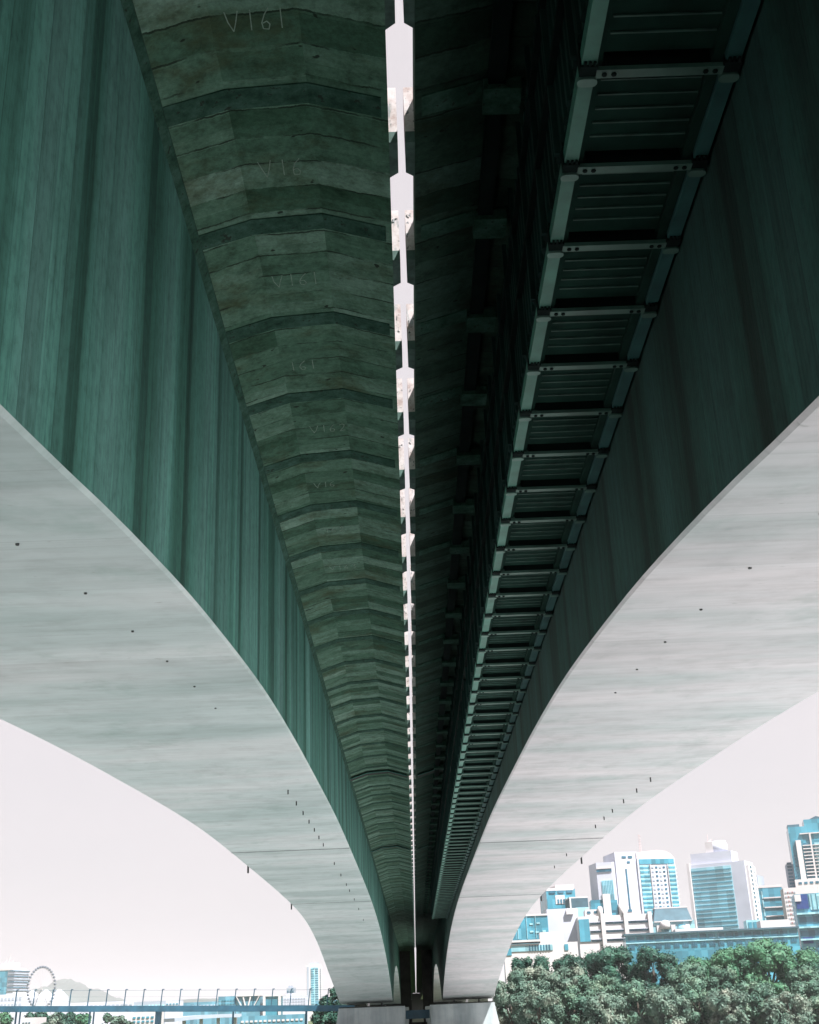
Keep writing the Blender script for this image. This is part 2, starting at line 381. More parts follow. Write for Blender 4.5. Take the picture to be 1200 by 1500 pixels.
def soffit_z(Y):
    u = abs(Y-MID)/HALF
    if Y <= MID: return NEAR(min(u, 1))
    if Y <= P1: return 7.48-6.58*min(u, 1)**2.42
    if Y <= P1+4: return .9
    if Y <= P2: return 6.6-5.7*min(1, abs(Y-(P1+4+P2)/2)/((P2-P1-4)/2))**2.3
    return 6.6-5.7*max(0, 1-(Y-P2)/45)**2.3
def flare(Y):
    u = min(1, abs(Y-MID)/HALF)
    if Y > P1: u = 1
    t = max(0, min(1, (u-.2)/.65)); return t*t*(3-2*t)
def x_in(s): return XC+s*3.23 if s < 0 else XC+3.17
def x_out(s, Y): return (-8.82-.95*flare(Y)) if s < 0 else (9.55+.45*flare(Y))
YS = [-25+1.25*i for i in range(int((P1+25)/1.25)+1)] + [P1+4] + [P1+4+1.7*i for i in range(1, 80)]
YS = sorted(y for y in set(YS) if y < 308) + [400, 600, 1000]

def girder(s):
    side = 'left' if s < 0 else 'right'
    lab = ('pale concrete box girder with arched soffit on the left of the light slot' if s < 0 else
           'pale concrete box girder with arched soffit beside the hanging steel walkway')
    br = thing('bridge_girder', lab, 'bridge', (XC+s*6.2, -14.5, .9), group='twin bridge girders')
    xi = x_in(s)
    # inner web with the board-formed face, outer web
    w = MB(); w.loft([[(xi, y, soffit_z(y)+.045), (xi, y, SLABZ+.02), (xi+s*.4, y, SLABZ+.02), (xi+s*.4, y, soffit_z(y)+.045)] for y in YS])
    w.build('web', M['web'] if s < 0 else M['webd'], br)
    w = MB(); w.loft([[(x_out(s,y)-s*.4, y, soffit_z(y)+.045), (x_out(s,y)-s*.4, y, SLABZ+.02), (x_out(s,y), y, SLABZ+.02), (x_out(s,y), y, soffit_z(y)+.045)] for y in YS])
    w.build('web', M['web'], br)
    f = MB(); f.loft([[(xi, y, soffit_z(y)+.043), (xi+s*.042, y, soffit_z(y)), (x_out(s,y)-s*.042, y, soffit_z(y)), (x_out(s,y), y, soffit_z(y)+.043),
                       (x_out(s,y), y, soffit_z(y)+.044), (xi, y, soffit_z(y)+.044)] for y in YS])
    so_ = f.build('soffit', M['soffit' if s < 0 else 'soffit2'], br)
    # deck slab: haunched underside between web and slot, cantilever outside
    mir = lambda x: x if s < 0 else 2*XC-x
    xe = -11.9 if s < 0 else -11.9
    poly = [(.07,11.07),(-.99,11.39),(-2.08,11.32),(-2.90,11.05),(-3.0,11.03),(-8.8,11.03),(-11.6,11.36),(-11.9,11.4),(-11.9,11.85),(.07,11.85)]
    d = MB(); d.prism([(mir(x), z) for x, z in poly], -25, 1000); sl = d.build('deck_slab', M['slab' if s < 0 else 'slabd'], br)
    fl = MB()
    fl.prism([(xi, 10.90), (xi-s*.10, 11.01), (xi-s*.10, 11.085), (xi+s*.02, 11.085)], -25, P2)
    fl.build('fillet', M['rib'], br)
    d = MB(); d.prism([(mir(x), z) for x, z in [(-11.4,11.855),(-.35,11.855),(-.35,11.90),(-11.4,11.90)]], -25, 1000); d.build('road_surface', M['asphalt'], br)
    d = MB(); d.prism([(mir(x), z) for x, z in [(-11.9,11.853),(-11.5,11.853),(-11.6,12.7),(-11.85,12.7)]], -25, 1000); d.build('parapet', M['pier'], br)
    # closure ribs across the underside, one per segment
    r = MB(); ct = [(-.02,11.10),(-.99,11.39),(-2.08,11.32),(-2.97,11.035)]
    low = [(x, z-.018) for x, z in ct]
    rp = [(mir(x), z) for x, z in low] + [(mir(x), z+.02) for x, z in reversed(ct)]
    r.prism(rp, 9.86, 10.24)
    rib0 = r.build('rib', M['rib'], br)
    n = int((P2-14)/PER)
    for k in range(1, n): copy_part(rib0, br, (0, PER*k, 0))
    # barrier blocks that narrow the slot once per segment
    x0, x1 = (.065, .192) if s < 0 else (.435, .298)
    b = MB()
    def plan(z0, z1, mb, e=0):
        pts = [(x0, 10.78), (x1, 10.78), (x1, 11.40), (x0, 11.51)]
        mb.prism([(px, py+(-e if py < 11 else e)) for px, py in pts], z0, z1, 'z')
    plan(11.27, 12.06, b)
    c = MB(); plan(11.09, 11.272, c, .02)
    blk = b.build('barrier_block', M['block'], br); cor = c.build('corbel', M['corbel'], blk)
    rnd = random.Random(31+s); marks = []
    for q in range(3):                          # three versions of the dark scrawls on the block faces
        g = MB(); u0, u1 = min(x0, x1), max(x0, x1)
        for i in range(2):
            ux = rnd.uniform(u0+.015, u1-.03); z = rnd.uniform(11.3, 11.95); h = rnd.uniform(.02, .09)
            g.bar((ux, 10.777, z), (ux+rnd.uniform(-.01,.025), 10.777, z+h), .012, .008)
            if rnd.random() < .6: g.bar((ux, 10.777, z), (min(u1-.005, ux+.035), 10.777, z+rnd.uniform(-.03,.03)), .008, .012)
        marks.append(g.mesh('spray_scrawl', M['scrawl']))
    link(bpy.data.objects.new('spray_scrawl', marks[0]), blk)
    for k in range(-1, n):
        if k == 0: continue
        c1 = copy_part(blk, br, (0, PER*k-.0, 0)); copy_part(cor, c1, (0,0,0))
        if k < 24 and k % 3 != 1:
            mk = bpy.data.objects.new('spray_scrawl', marks[k % 3]); COL.objects.link(mk); mk.parent = c1
    # joints of the drop-in span
    for yj in (61.6, 92.6):
        j = MB(); zz = lambda y: soffit_z(y)-.004
        j.add([(xi+s*.02, yj-.07, zz(yj-.07)), (x_out(s,yj)-s*.02, yj-.07, zz(yj-.07)), (x_out(s,yj)-s*.02, yj+.07, zz(yj+.07)), (xi+s*.02, yj+.07, zz(yj+.07)),
               (xi+s*.02, yj-.07, zz(yj)+.03), (x_out(s,yj)-s*.02, yj-.07, zz(yj)+.03), (x_out(s,yj)-s*.02, yj+.07, zz(yj)+.03), (xi+s*.02, yj+.07, zz(yj)+.03)],
              [(0,1,2,3),(4,5,6,7),(0,1,5,4),(1,2,6,5),(2,3,7,6),(3,0,4,7)])
        j.build('expansion_joint', M['groove'], br)
        h = MB(); h.prism([(x, z-.10) for x, z in rp], yj+.75, yj+.85); h.build('joint_lip', M['web'], br)
        h = MB(); h.prism([(x, z-.07) for x, z in rp], yj+.86, yj+1.5); h.build('joint_recess', M['groove'], br)
    # drain stubs hanging from the soffit in a row, one per segment
    xs = -4.11 if s < 0 else 8.42
    for y in ([42.1,45.2,48.1,50.9,53.7,56.4,59.2,67.5,73.7,79.6,83.7,90.1,97.4,106] if s < 0 else [42.6,45.4,48.4,51.3,53.7,56.4,67.8,74.0]):
        z = soffit_z(y); MB().tube((xs, y, z+.05), (xs, y, z-.15), .024, None, 6).build('drain_stub', M['drain'], br)
    for y in (12.8, 15.75, 18.65, 21.5, 24.4, 27.2):
        x = -4.3 if s < 0 else 4.8; z = soffit_z(y)
        MB().tube((x, y, z+.03), (x, y, z-.022), .024, None, 6).build('tie_bolt', M['drain'], br)
    ye = (68.8, 93.7) if s < 0 else (71.0, 95.0)
    for y in ye:
        x = x_out(s, y)+s*.08; z = soffit_z(y)
        MB().tube((x, y, z+.5), (x, y, z-.26), .05, None, 8).build('drain_pipe', M['drain'], br)
    return br, sl
gl, slab_l = girder(-1)
gr, slab_r = girder(1)

# hand-drawn chalk marks on the underside of the left slab (V161 on each segment)
STROKES = {'V': [[(0,1),(.12,.45),(.30,0),(.42,.4),(.6,1)]], '1': [[(.1,1),(.1,.02)]],
           '6': [[(.42,1),(.2,.75),(.05,.35),(.12,.05),(.32,.0),(.42,.2),(.3,.4),(.1,.34)]],
           '2': [[(0,.8),(.2,1),(.4,.8),(.3,.5),(0,0),(.45,0)]], '3': [[(0,.95),(.3,1),(.38,.75),(.15,.52),(.4,.3),(.28,.02),(0,.08)]]}
def chalk(txt, x, y, h, seed):
    rnd = random.Random(seed); mb = MB(); cx = x
    zu = lambda X: 11.32+(X+2.08)*(.07/1.09)-.006
    for ch in txt:
        for st in STROKES[ch]:
            P = [Vector((cx+a*h*.85+rnd.uniform(-.01,.01), y-b*h+rnd.uniform(-.012,.012), 0)) for a, b in st]
            for p, q in zip(P, P[1:]):
                p.z = zu(p.x); q.z = zu(q.x); mb.bar(p, q, .013, .006)
        cx += (.85 if ch == 'V' else .42 if ch == '1' else .72)*h
    mb.build('chalk_lettering', M['chalk'], slab_l)
rc = random.Random(3)
for i, t in enumerate(['V161', 'V16', 'V161', '161', 'V162', 'V16', '162', 'V163']):
    chalk(t, -1.95+rc.uniform(0, .22), 11.72+PER*i+rc.uniform(-.12, .10), .37-rc.uniform(0, .10), i)

# ------------------------------------------------------------------ suspended walkway under the right deck
wk = thing('suspended_walkway', 'dark steel walkway with ladder-like crossbars hung along the right girder web', 'walkway', (2.63, 9, 8.13))
WZ0 = 8.13; PIT = 1.4265; Y0 = 9.07-PIT*3; NB = 85
Yend = Y0+PIT*NB
XL0, XL1, XR0, XR1 = 1.88, 2.025, 3.235, 3.38
for a, b, nm in ((XL0, XL1, 'edge_rail'), (XR0, XR1, 'edge_rail')):
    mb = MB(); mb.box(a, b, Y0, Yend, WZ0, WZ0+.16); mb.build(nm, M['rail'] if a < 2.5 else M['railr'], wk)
for a, b in ((XL1+.012, XL1+.06), (XR0-.11, XR0-.012)):
    mb = MB(); mb.box(a, b, Y0, Yend, WZ0+.05, WZ0+.3); mb.build('inner_flange', M['floor'], wk)
cb = MB(); cb.box(XL1+.002, XR0-.002, Y0-.055, Y0+.055, WZ0-.03, WZ0+.02); cb.k = 1; cb.box(XL1+.1, XR0-.1, Y0-.015, Y0+.015, WZ0+.02, WZ0+.25)
cb0 = cb.build('crossbar', [M['bar'], M['black']], wk)
def bolts():
    g = []
    for x in (XL1+.08, XL1+.17, XR0-.17, XR0-.08):
        g.append(MB().tube((x, Y0, WZ0-.045), (x, Y0, WZ0-.02), .026, None, 6).mesh('bolt', M['black']))
    return g
BM = bolts()
fp = MB(); fp.box(XL1+.07, XR0-.12, Y0+.07, Y0+PIT-.15, WZ0+.10, WZ0+.13)
fp.k = 1
for i in range(5): fp.box(XL1+.09, XR0-.14, Y0+.20+i*.205, Y0+.216+i*.205, WZ0+.082, WZ0+.101)
fp0 = fp.build('floor_panel', [M['floor'], M['ridge']], wk)
ud = MB(); ud.box(XL1+.06, XR0-.11, Y0, Yend, WZ0+.42, WZ0+.45); ud.build('upper_deck', M['black'], wk)
def bracket(x0, x1):
    mb = MB(); mb.box(x0-.012, x1+.012, Y0-.10, Y0+.03, WZ0-.028, WZ0+.2)
    for i in range(3): mb.box(x0+.02+i*.045, x0+.045+i*.045, Y0-.15, Y0-.10, WZ0-.025, WZ0-.005)
    return mb
def capm(x0, x1):
    mb = MB(); ym = Y0+.10; r = .055; n = 8; ring = []
    for i in range(n+1): ring.append((x1-.03+r*math.sin(math.pi*i/n), ym-r*math.cos(math.pi*i/n)))
    for i in range(n+1): ring.append((x0+.03-r*math.sin(math.pi*i/n), ym+r*math.cos(math.pi*i/n)))
    mb.prism(ring, WZ0-.045, WZ0-.002, 'z'); return mb
kb = [bracket(XL0, XL1).mesh('rail_bracket', M['black']), bracket(XR0, XR1).mesh('rail_bracket', M['black'])]
kc = [capm(XL0, XL1).mesh('rail_cap', M['cap']), capm(XR0, XR1).mesh('rail_cap', M['bar'])]
sp_ = MB()
nrib = 5
for i in range(nrib):                                    # corrugated wall sheet between posts
    y = Y0+.05+i*(PIT-.1)/nrib; w_ = (PIT-.1)/nrib
    sp_.prism([(1.90,y),(1.90,y+w_*.45),(1.865,y+w_*.55),(1.865,y+w_*.9),(1.90,y+w_),(1.925,y+w_),(1.925,y)], WZ0+.30, 10.95, 'z')
sp0 = sp_.build('side_panel', M['panel'], wk)
po = MB(); po.box(1.80, 1.862, Y0-.03, Y0+.03, WZ0+.18, 11.12); po0 = po.build('hanger_post', M['panel'], wk)
po = MB(); po.box(1.79, 1.86, Y0, Yend, 9.22, 9.30).box(1.79, 1.86, Y0, Yend, 10.3, 10.36); po.build('side_rail', M['black'], wk)
rest_b = MB(); rest_c = MB()
for k in range(NB):
    dy = PIT*k
    if k:
        c = copy_part(cb0, wk, (0, dy, 0)); copy_part(fp0, wk, (0, dy, 0)); copy_part(sp0, wk, (0, dy, 0)); copy_part(po0, wk, (0, dy, 0))
    else: c = cb0
    if 2 <= k < 26:
        for g in BM:
            bo = bpy.data.objects.new('bolt', g); COL.objects.link(bo); bo.parent = c
    if k < 50:
        for me, nm in ((kb[0],'rail_bracket'),(kb[1],'rail_bracket'),(kc[0],'rail_cap'),(kc[1],'rail_cap')):
            ob = bpy.data.objects.new(nm, me); COL.objects.link(ob); ob.parent = wk
            ob.matrix_parent_inverse = Matrix.Translation(-wk.location); ob.location = (0, dy, 0)
    else:
        for src, dst in ((bracket(XL0,XL1),rest_b),(bracket(XR0,XR1),rest_b),(capm(XL0,XL1),rest_c),(capm(XR0,XR1),rest_c)):
            dst.add([(x, y+dy, z) for x, y, z in src.v], src.f)
ob = rest_b.build('far_rail_brackets', M['black'], wk); ob['kind'] = 'stuff'
ob = rest_c.build('far_rail_caps', M['cap'], wk); ob['kind'] = 'stuff'

# cable duct fixed under the right slab, broken by a joint box at every closure rib
cd = thing('cable_duct', 'black cable duct fixed along the dark slab left of the steel walkway', 'cable duct', (1.5, 9.86, 11.3))
mb = MB(); mb.box(1.40, 1.62, 8, P1-2, 11.20, 11.33); mb.build('duct', M['black'], cd)
jb = MB(); jb.box(1.34, 1.84, 9.80, 10.30, 11.12, 11.30); jb0 = jb.build('joint_box', M['rib'], cd)
for k in range(1, 54): copy_part(jb0, cd, (0, PER*k, 0))

# ------------------------------------------------------------------ piers
def pier(s, Y, label):
    e = thing('bridge_pier', label, 'pier', (XC+s*5.6, Y+1.5, WL), group='river piers of the bridge')
    xo = -9.85 if s < 0 else 9.95; xn = -1.42 if s < 0 else 1.72
    lo = WL-.8
    mb = MB()
    def ring(z, ex):
        return [(xn+s*ex*.25, Y-1.2-ex*.3, z), (xo+s*ex, Y-1.2-ex*.3, z), (xo-s*.1, Y+5.5+ex*.3, z), (xn+s*.1, Y+5.5+ex*.3, z)]
    zt = .42
    mb.loft([ring(lo, 1.1), ring(-2.2, .45), ring(zt-.25, 0), ring(zt, 0)])
    mb.build('pier_shaft', M['pier'], e)
    c = MB(); a, b = sorted((xn+s*.1, xo-s*.1)); c.box(a, b, Y-1.0, Y+5.3, zt+.003, zt+.13); c.build('bearing_shelf', M['groove'], e)
    for i in range(3):
        x = (x_in(s)+s*(1.3+1.6*i)); q = .28 if i == 1 else .22
        MB().box(min(x, x+s*q), max(x, x+s*q), Y-.9+(0 if i == 1 else .6), Y+.2, zt+.131, .898).build('bearing', M['white'] if i == 1 else M['drain'], e)
    return e
pier(-1, 167.2, 'massive pale concrete pier carrying the left girder above the river')
pier(1, 167.2, 'massive pale concrete pier carrying the right girder beside the mangroves')
pier(-1, 257.0, 'distant concrete pier seen between the near piers, on the left side')
pier(1, 257.0, 'distant concrete pier seen between the near piers, on the right side')
tag(MB().prism([(168.2,-1.15),(169.6,-1.15),(169.6,-.12),(168.2,-.12)], -1.38, 1.68, 'x').build('crossbeam', M['steelb']),
    'dark horizontal crossbeam spanning the narrow gap between the two piers', 'beam')
tag(MB().prism([(172,-9),(174,-9),(174,-1.6),(172,-1.6)], -1.0, 1.35, 'x').build('pier_wall', M['bank']),
    'dark low wall filling the gap between the two piers', 'wall')
tag(MB().box(-14, -.9, 264, 266, WL-1, 11.0).build('added_dark_wall', M['bank']), 'added dark wall darkening the view beneath the left deck, far behind the piers', 'wall')  # wall halves added to darken behind the piers, gap left for the slot
tag(MB().box(1.4, 14.5, 264, 266, WL-1, 11.0).build('added_dark_wall', M['bank']), 'added dark wall darkening the view beneath the right deck, far behind the piers', 'wall')
tag(MB().box(-14, 14.5, 985, 990, WL-1, 10.95).build('abutment', M['bank']), 'far dark abutment added to close the bright end of the light slot', 'abutment')  # added to cover the bright open end of the deck

# ------------------------------------------------------------------ far things: helpers
def px_of(p):
    q = WX*p[0] + WY*p[1] + WZ*p[2]
    return 600 + F_PX*q.x/q.z, 750 + F_PX*q.y/q.z
BASE = -4.4
class Bld:
    """a building in its own axes: x along the front from its left corner, y to the back, z up"""
    def __init__(s, name, label, cat, pxl, pxr, pytop, Y, deg, d, wall, base=BASE, group=None, d_px=None):
        P = at(pxl, pytop, Y); s.rz = R(deg); s.H = P.z-base; s.d = d; s.pxl = pxl; s.Y = Y; s.base = base
        c, n = math.cos(s.rz), math.sin(s.rz); lo, hi = .1, 300
        for _ in range(40):
            m = (lo+hi)/2
            if px_of((P.x+c*m, P.y+n*m, P.z))[0] < pxr: lo = m
            else: hi = m
        s.w = lo; s.pxr = pxr
        s.e = thing(name, label, cat, (P.x, P.y, base), s.rz, group)
        s.wall = MB().box(0, s.w, 0, d, 0, s.H).build('wall', wall, s.e)
    def z(s, py): return at(s.pxl, py, s.Y).z - s.base
    def u(s, px): return s.w*(px-s.pxl)/(s.pxr-s.pxl)
    def win(s, u0, u1, z0, z1, mat, name='window', face='f', out=.18, parent=None):
        mb = MB()
        if face == 'f': mb.box(u0, u1, -out, .3, z0, z1)
        elif face == 'r': mb.box(s.w-.3, s.w+out, u0, u1, z0, z1)
        elif face == 'l': mb.box(-out, .3, u0, u1, z0, z1)
        return mb.build(name, mat, parent or s.e)
    def block(s, u0, u1, v0, v1, z0, z1, mat, name='roof_plant'): return MB().box(u0, u1, v0, v1, z0, z1).build(name, mat, s.e)
def like(src, n, step, parent=None):
    """n-1 further copies of a part at a fixed step"""
    for k in range(1, n):
        c = src.copy(); COL.objects.link(c); c.parent = parent or src.parent; c.location = Vector(step)*k

# ---- right bank: the slab tower with banded windows
b = Bld('office_tower', 'pale slab tower with dark window bands and a round drum on its roof', 'tower', 1007, 1090, 1268, 450, -30, 11, M['lilac'])
H, w = b.H, b.w; z0, z1 = b.z(1368), H-1.2; st = (z1-z0)/15
b.win(.055*w, .76*w, z0, z1, M['tealp'], 'glazing', out=.15)
o1 = b.win(.06*w, .755*w, z0+.1*st, z0+.36*st, M['teal'], 'window_band', out=.3); like(o1, 15, (0, 0, st))
b.win(0, .05*w, 0, H+.6, M['white'], 'fin', out=1.2)
b.block(b.w+.002, b.w+.9, 1.0, 10.0, 0, H-1.5, M['white'], 'side_wall')  # sunlit side coloured lighter than the shaded lilac front
o1 = MB().box(b.w+.7, b.w+1.05, 3.1, 4.6, z0+.2*st, z0+.7*st).build('window', M['tdark'], b.e); like(o1, 15, (0, 0, st))
o1 = MB().box(b.w+.7, b.w+1.05, 7.4, 8.3, z0+.2*st, z0+.7*st).build('window', M['shade'], b.e); like(o1, 15, (0, 0, st))
b.block(.06*w, .78*w, 1, 9, H, H+3.9, M['lilac'], 'roof_plant')
MB().lathe((.52*w, 5, H+3.9), [(3.1, 0), (3.1, 3.0), (2.7, 3.2), (2.7, 3.9), (.3, 4.0)], 20).build('drum', M['lilac'], b.e, True)
b.block(.33*w, .46*w, 2, 8, H+3.9, H+7.6, M['white'], 'lift_tower')
MB().tube((.36*w, 4, H+7.6), (.36*w, 4, H+10.4), .12).tube((.40*w, 3, H+7.6), (.44*w, 3, H+8.6), .5, .1).build('antenna', M['mast'], b.e)
b.block(.07*w, .2*w, 1.2, 3, H+.0, H+.9, M['white'], 'roof_hatch')
bb = Bld('office_tower', 'narrow grey glass tower just behind the slab tower with the drum', 'tower', 1093, 1109, 1283, 480, -30, 9, M['shade'])
o1 = bb.win(.2*bb.w, .45*bb.w, bb.z(1365), bb.H-.6, M['tdark'], 'glazing'); bb.win(.6*bb.w, .9*bb.w, bb.z(1365), bb.H-1.2, M['tealp'], 'glazing')

# ---- the tower with the rounded crown, three joined blocks
b = Bld('hotel_tower', 'pale tower of three joined blocks with a pink crown and lattice mast', 'tower', 933, 988, 1258, 440, 9, 14, M['lilac'])
H, w = b.H, b.w; z0, z1 = b.z(1345), H-2.2; st = (z1-z0)/12
b.win(.05*w, .97*w, H-1.9, H-.2, M['teal'], 'top_glazing')
for u0, u1, m in ((.05, .30, M['tealp']), (.80, .985, M['tealp'])):
    b.win(u0*w, u1*w, z0, z1, m, 'glazing', out=.14)
    o1 = b.win(u0*w+.05, u1*w-.05, z0+.15*st, z0+.60*st, M['teal'], 'window', out=.26); like(o1, 12, (0, 0, st))
for px_ in (.32, .78): b.win(px_*w, (px_+.012)*w, z0, H-2, M['white'], 'rib', out=.5)
for u0 in (.36, .46, .56, .66):
    o1 = b.win(u0*w, (u0+.055)*w, z0+.25*st, z0+.62*st, M['tdark' if u0 in (.46, .66) else 'shade'], 'window'); like(o1, 12, (0, 0, st))
o1 = MB().box(b.w, b.w+1.1, 2.0, 5.0, z0+.1*st, z0+.35*st).build('balcony', M['white'], b.e); like(o1, 12, (0, 0, st))
o1 = MB().box(b.w, b.w+.15, 2.2, 4.8, z0+.4*st, z0+.8*st).build('window', M['tdark'], b.e); like(o1, 12, (0, 0, st))
MB().prism([(.0, H), (w, H), (.93*w, H+1.5), (.80*w, H+2.5), (.55*w, H+2.9), (.2*w, H+2.5), (.0, H+2.2)], .3, 12).build('crown', M['mast'], b.e)
uL = lambda px: w*(px-933)/55.0
hc = at(915, 1248, 440).z-BASE
b.block(uL(902), uL(934), .6, 14, 0, hc, M['lilac'], 'core_wall')
MB().box(uL(915.5), uL(917.5), .42, 1, b.z(1345), b.z(1272)).build('slot_window', M['tdark'], b.e)
MB().box(uL(919), uL(923), .45, 1, b.z(1264), b.z(1261)).build('window', M['tdark'], b.e)
for a in (912, 921): MB().box(uL(a), uL(a+6), .42, 1, hc-2.1, hc-1.4).build('window', M['tdark'], b.e)
hw = at(885, 1263, 440).z-BASE
MB().prism([(uL(877), 3.2), (uL(897), 1.0), (uL(902)-.02, 1.0), (uL(902)-.02, 12), (uL(877), 12)], 0, hw, 'z').build('wing_wall', M['lilac'], b.e)
def on_wing(p0, p1, za, zb, mat, name, out=.2):
    a = Vector((uL(877), 3.2, 0)); d = Vector((uL(897)-uL(877), -2.2, 0)); n = Vector((d.y, -d.x, 0)).normalized()*out
    q0 = a+d*p0; q1 = a+d*p1
    MB().prism([tuple((q0+n)[:2]), tuple((q1+n)[:2]), tuple((q1-n)[:2]), tuple((q0-n)[:2])], za, zb, 'z').build(name, mat, b.e)
on_wing(.0, .95, hw-3.2, hw-2.3, M['tdark'], 'window_band', .3); on_wing(.0, .95, hw-2.2, hw-1.7, M['white'], 'ledge', .45)
zb_, zt_ = b.z(1336), b.z(1288)
on_wing(.25, 1.0, zb_, zt_, M['tealp'], 'glazing')
for k in range(7): on_wing(.30+.1*k, .33+.1*k, zb_, zt_, M['teal'], 'mullion_strip', .3)
on_wing(.8, .98, zb_-2, zb_+4, M['tdark'], 'window', .32)
mt = MB(); mx_, mz = uL(948), H+2.6
for dx, dy in ((-.35,-.3),(.35,-.3),(0,.35)): mt.tube((mx_+dx, 6+dy, mz), (mx_+dx*.5, 6+dy*.5, mz+6.4), .07, .05, 5)
for k in range(7): mt.box(mx_-.45, mx_+.45, 5.6, 6.4, mz+.6+k*.9, mz+.72+k*.9)
mt.build('lattice_mast', M['mast'], b.e)

# ---- small blue glass block, the white window-dot tower, the tall right tower, the terraced block
b = Bld('office_block', 'small blue glass block with white floor bands right of the slab tower', 'office block', 1110, 1145, 1301, 470, -12, 12, M['teal'])
b.block(-.1, b.w+.1, -.1, 12.1, b.H, b.H+.9, M['white'], 'parapet')
for py in (1316, 1330, 1343): b.win(.18*b.w, b.w, b.z(py+.9), b.z(py-.9), M['white'], 'floor_band', out=.4)
for k in range(4): b.win(.12*b.w, .17*b.w, b.z(1317+13*k), b.z(1306+13*k), M['tealp'], 'window', out=.2)
b = Bld('apartment_tower', 'slim white tower dotted with rows of faded red blinds', 'tower', 1147, 1166, 1301, 455, -10, 10, M['white'])
z0, z1 = b.z(1362), b.H-.8; st = (z1-z0)/9
for i in range(5):
    o1 = b.win(b.w*(.10+.17*i), b.w*(.20+.17*i), z0+.3*st, z0+.62*st, M['red'] if i % 2 else M['shade'], 'window'); like(o1, 9, (0, 0, st))
b = Bld('apartment_tower', 'tall teal glass tower with stepped white balconies at the right edge', 'tower', 1154, 1212, 1212, 470, -14, 16, M['teal'])
H, w = b.H, b.w; z0, z1 = b.z(1300), H-6.0; st = (z1-z0)/13
b.win(.14*w, .27*w, z0, H-5.0, M['white'], 'white_pier', out=.9)
b.win(.50*w, .54*w, z0, H-2.6, M['white'], 'white_pier', out=.9)
b.win(.27*w, .98*w, H-2.9, H-2.5, M['white'], 'ledge', out=.7)
o1 = b.win(.30*w, .50*w, z0, z0+.28*st, M['white'], 'balcony', out=1.0); like(o1, 13, (0, 0, st))
o1 = b.win(.33*w, .40*w, z0+.3*st, z0+.9*st, M['tdark'], 'window', out=.2); like(o1, 13, (0, 0, st))
o1 = b.win(.55*w, .98*w, z0, z0+.22*st, M['white'], 'balcony', out=1.0); like(o1, 13, (0, 0, st))
o1 = b.win(.60*w, .75*w, z0+.3*st, z0+.9*st, M['tealp'], 'window', out=.2); like(o1, 13, (0, 0, st))
o1 = b.win(.03*w, .09*w, z0, z0+.5*st, M['tdark'], 'window', out=.2); like(o1, 10, (0, 0, st))
b.block(0, .30*w, 1, 8, H, H+1.0, M['slate'], 'roof_plant'); b.block(.42*w, .98*w, 0, 12, H, H+2.4, M['teal'], 'penthouse')
MB().prism([(.55*w, H+2.4), (.75*w, H+3.6), (.98*w, H+2.4)], 1, 9).build('gable_roof', M['slate'], b.e)
b.block(-2.6, -.01, 3, 12, 0, H-13, M['shade'], 'side_wing')
for k in range(8): MB().box(-2.2, -.5, 2.8, 3.1, b.z(1300)+k*st, b.z(1300)+k*st+.8).build('window', M['tdark'], b.e)
b.block(-.5, .62*w, -3.0, -.9, 0, b.z(1290), M['white'], 'podium')
for k in range(4): MB().box(.05*w+k*.14*w, .13*w+k*.14*w, -3.15, -2.9, b.z(1297), b.z(1294)).build('window', M['tdark'], b.e)
b = Bld('terrace_block', 'blue terraced block with planted balconies and a blue hoarding at the right edge', 'office block', 1163, 1216, 1310, 400, -12, 12, M['teal'])
w = b.w; b.win(.03*w, .36*w, b.z(1332), b.z(1311), M['navy'], 'hoarding', out=.5)
b.win(0, .17*w, b.z(1321), b.z(1311), M['white'], 'sign_board', out=.8)
b.win(.40*w, .96*w, b.z(1334), b.z(1311), M['tealp'], 'glazing', out=.2)
for k in range(4): b.win((.46+.13*k)*w, (.48+.13*k)*w, b.z(1334), b.z(1311), M['teal'], 'mullion_strip', out=.35)
for py in (1338, 1358, 1376): b.win(0, w, b.z(py+2.5), b.z(py), M['tealp'], 'floor_band', out=1.1)
for py in (1344, 1364): b.win(.03*w, w*.97, b.z(py+8), b.z(py), M['tdark'], 'window_band', out=.2)
b.win(.06*w, .34*w, b.z(1383), b.z(1374), M['navy'], 'window', out=.25); b.win(.4*w, .7*w, b.z(1394), b.z(1383), M['tdark'], 'window', out=.25)

# ---- mansard block and long low block in front of the towers
b = Bld('mansard_block', 'low block with a dark blue mansard roof between the two pale towers', 'office block', 955, 1017, 1350, 410, -6, 14, M['tealp'])
w, H = b.w, b.H
z3 = b.z(1331); MB().loft([[(.04*w,-.1,H),(.95*w,-.1,H),(.95*w,12,H),(.04*w,12,H)], [(.12*w,2.5,z3),(.88*w,2.5,z3),(.88*w,10,z3),(.12*w,10,z3)]]).build('mansard_roof', M['slate'], b.e)
b.block(.10*w, .9*w, 2.4, 10.2, z3+.002, z3+.4, M['white'], 'roof_edge')
b.win(.05*w, .95*w, H-.35, H, M['white'], 'ledge', out=.6)
for k in range(5): b.win((.1+.17*k)*w, (.2+.17*k)*w, b.z(1366), b.z(1356), M['teal'] if k % 2 else M['white'], 'window', out=.3)
MB().lathe((.30*w, -.6, b.z(1362)), [(1.6, 0), (1.6, 1.6), (1.2, 2.4), (.2, 2.7)], 14).build('roof_dome', M['white'], b.e, True)
MB().lathe((.72*w, -.6, b.z(1366)), [(2.2, 0), (2.0, .9), (1.2, 1.6), (.2, 1.8)], 14).build('roof_dome', M['tealp'], b.e, True)
b = Bld('office_block', 'long low blue office block with a row of dark windows above the trees', 'office block', 916, 1168, 1371, 370, -5, 10, M['teal'])
w = b.w; b.block(-.4, w+.4, -.8, 10, b.H, b.H+.5, M['slate'], 'roof')
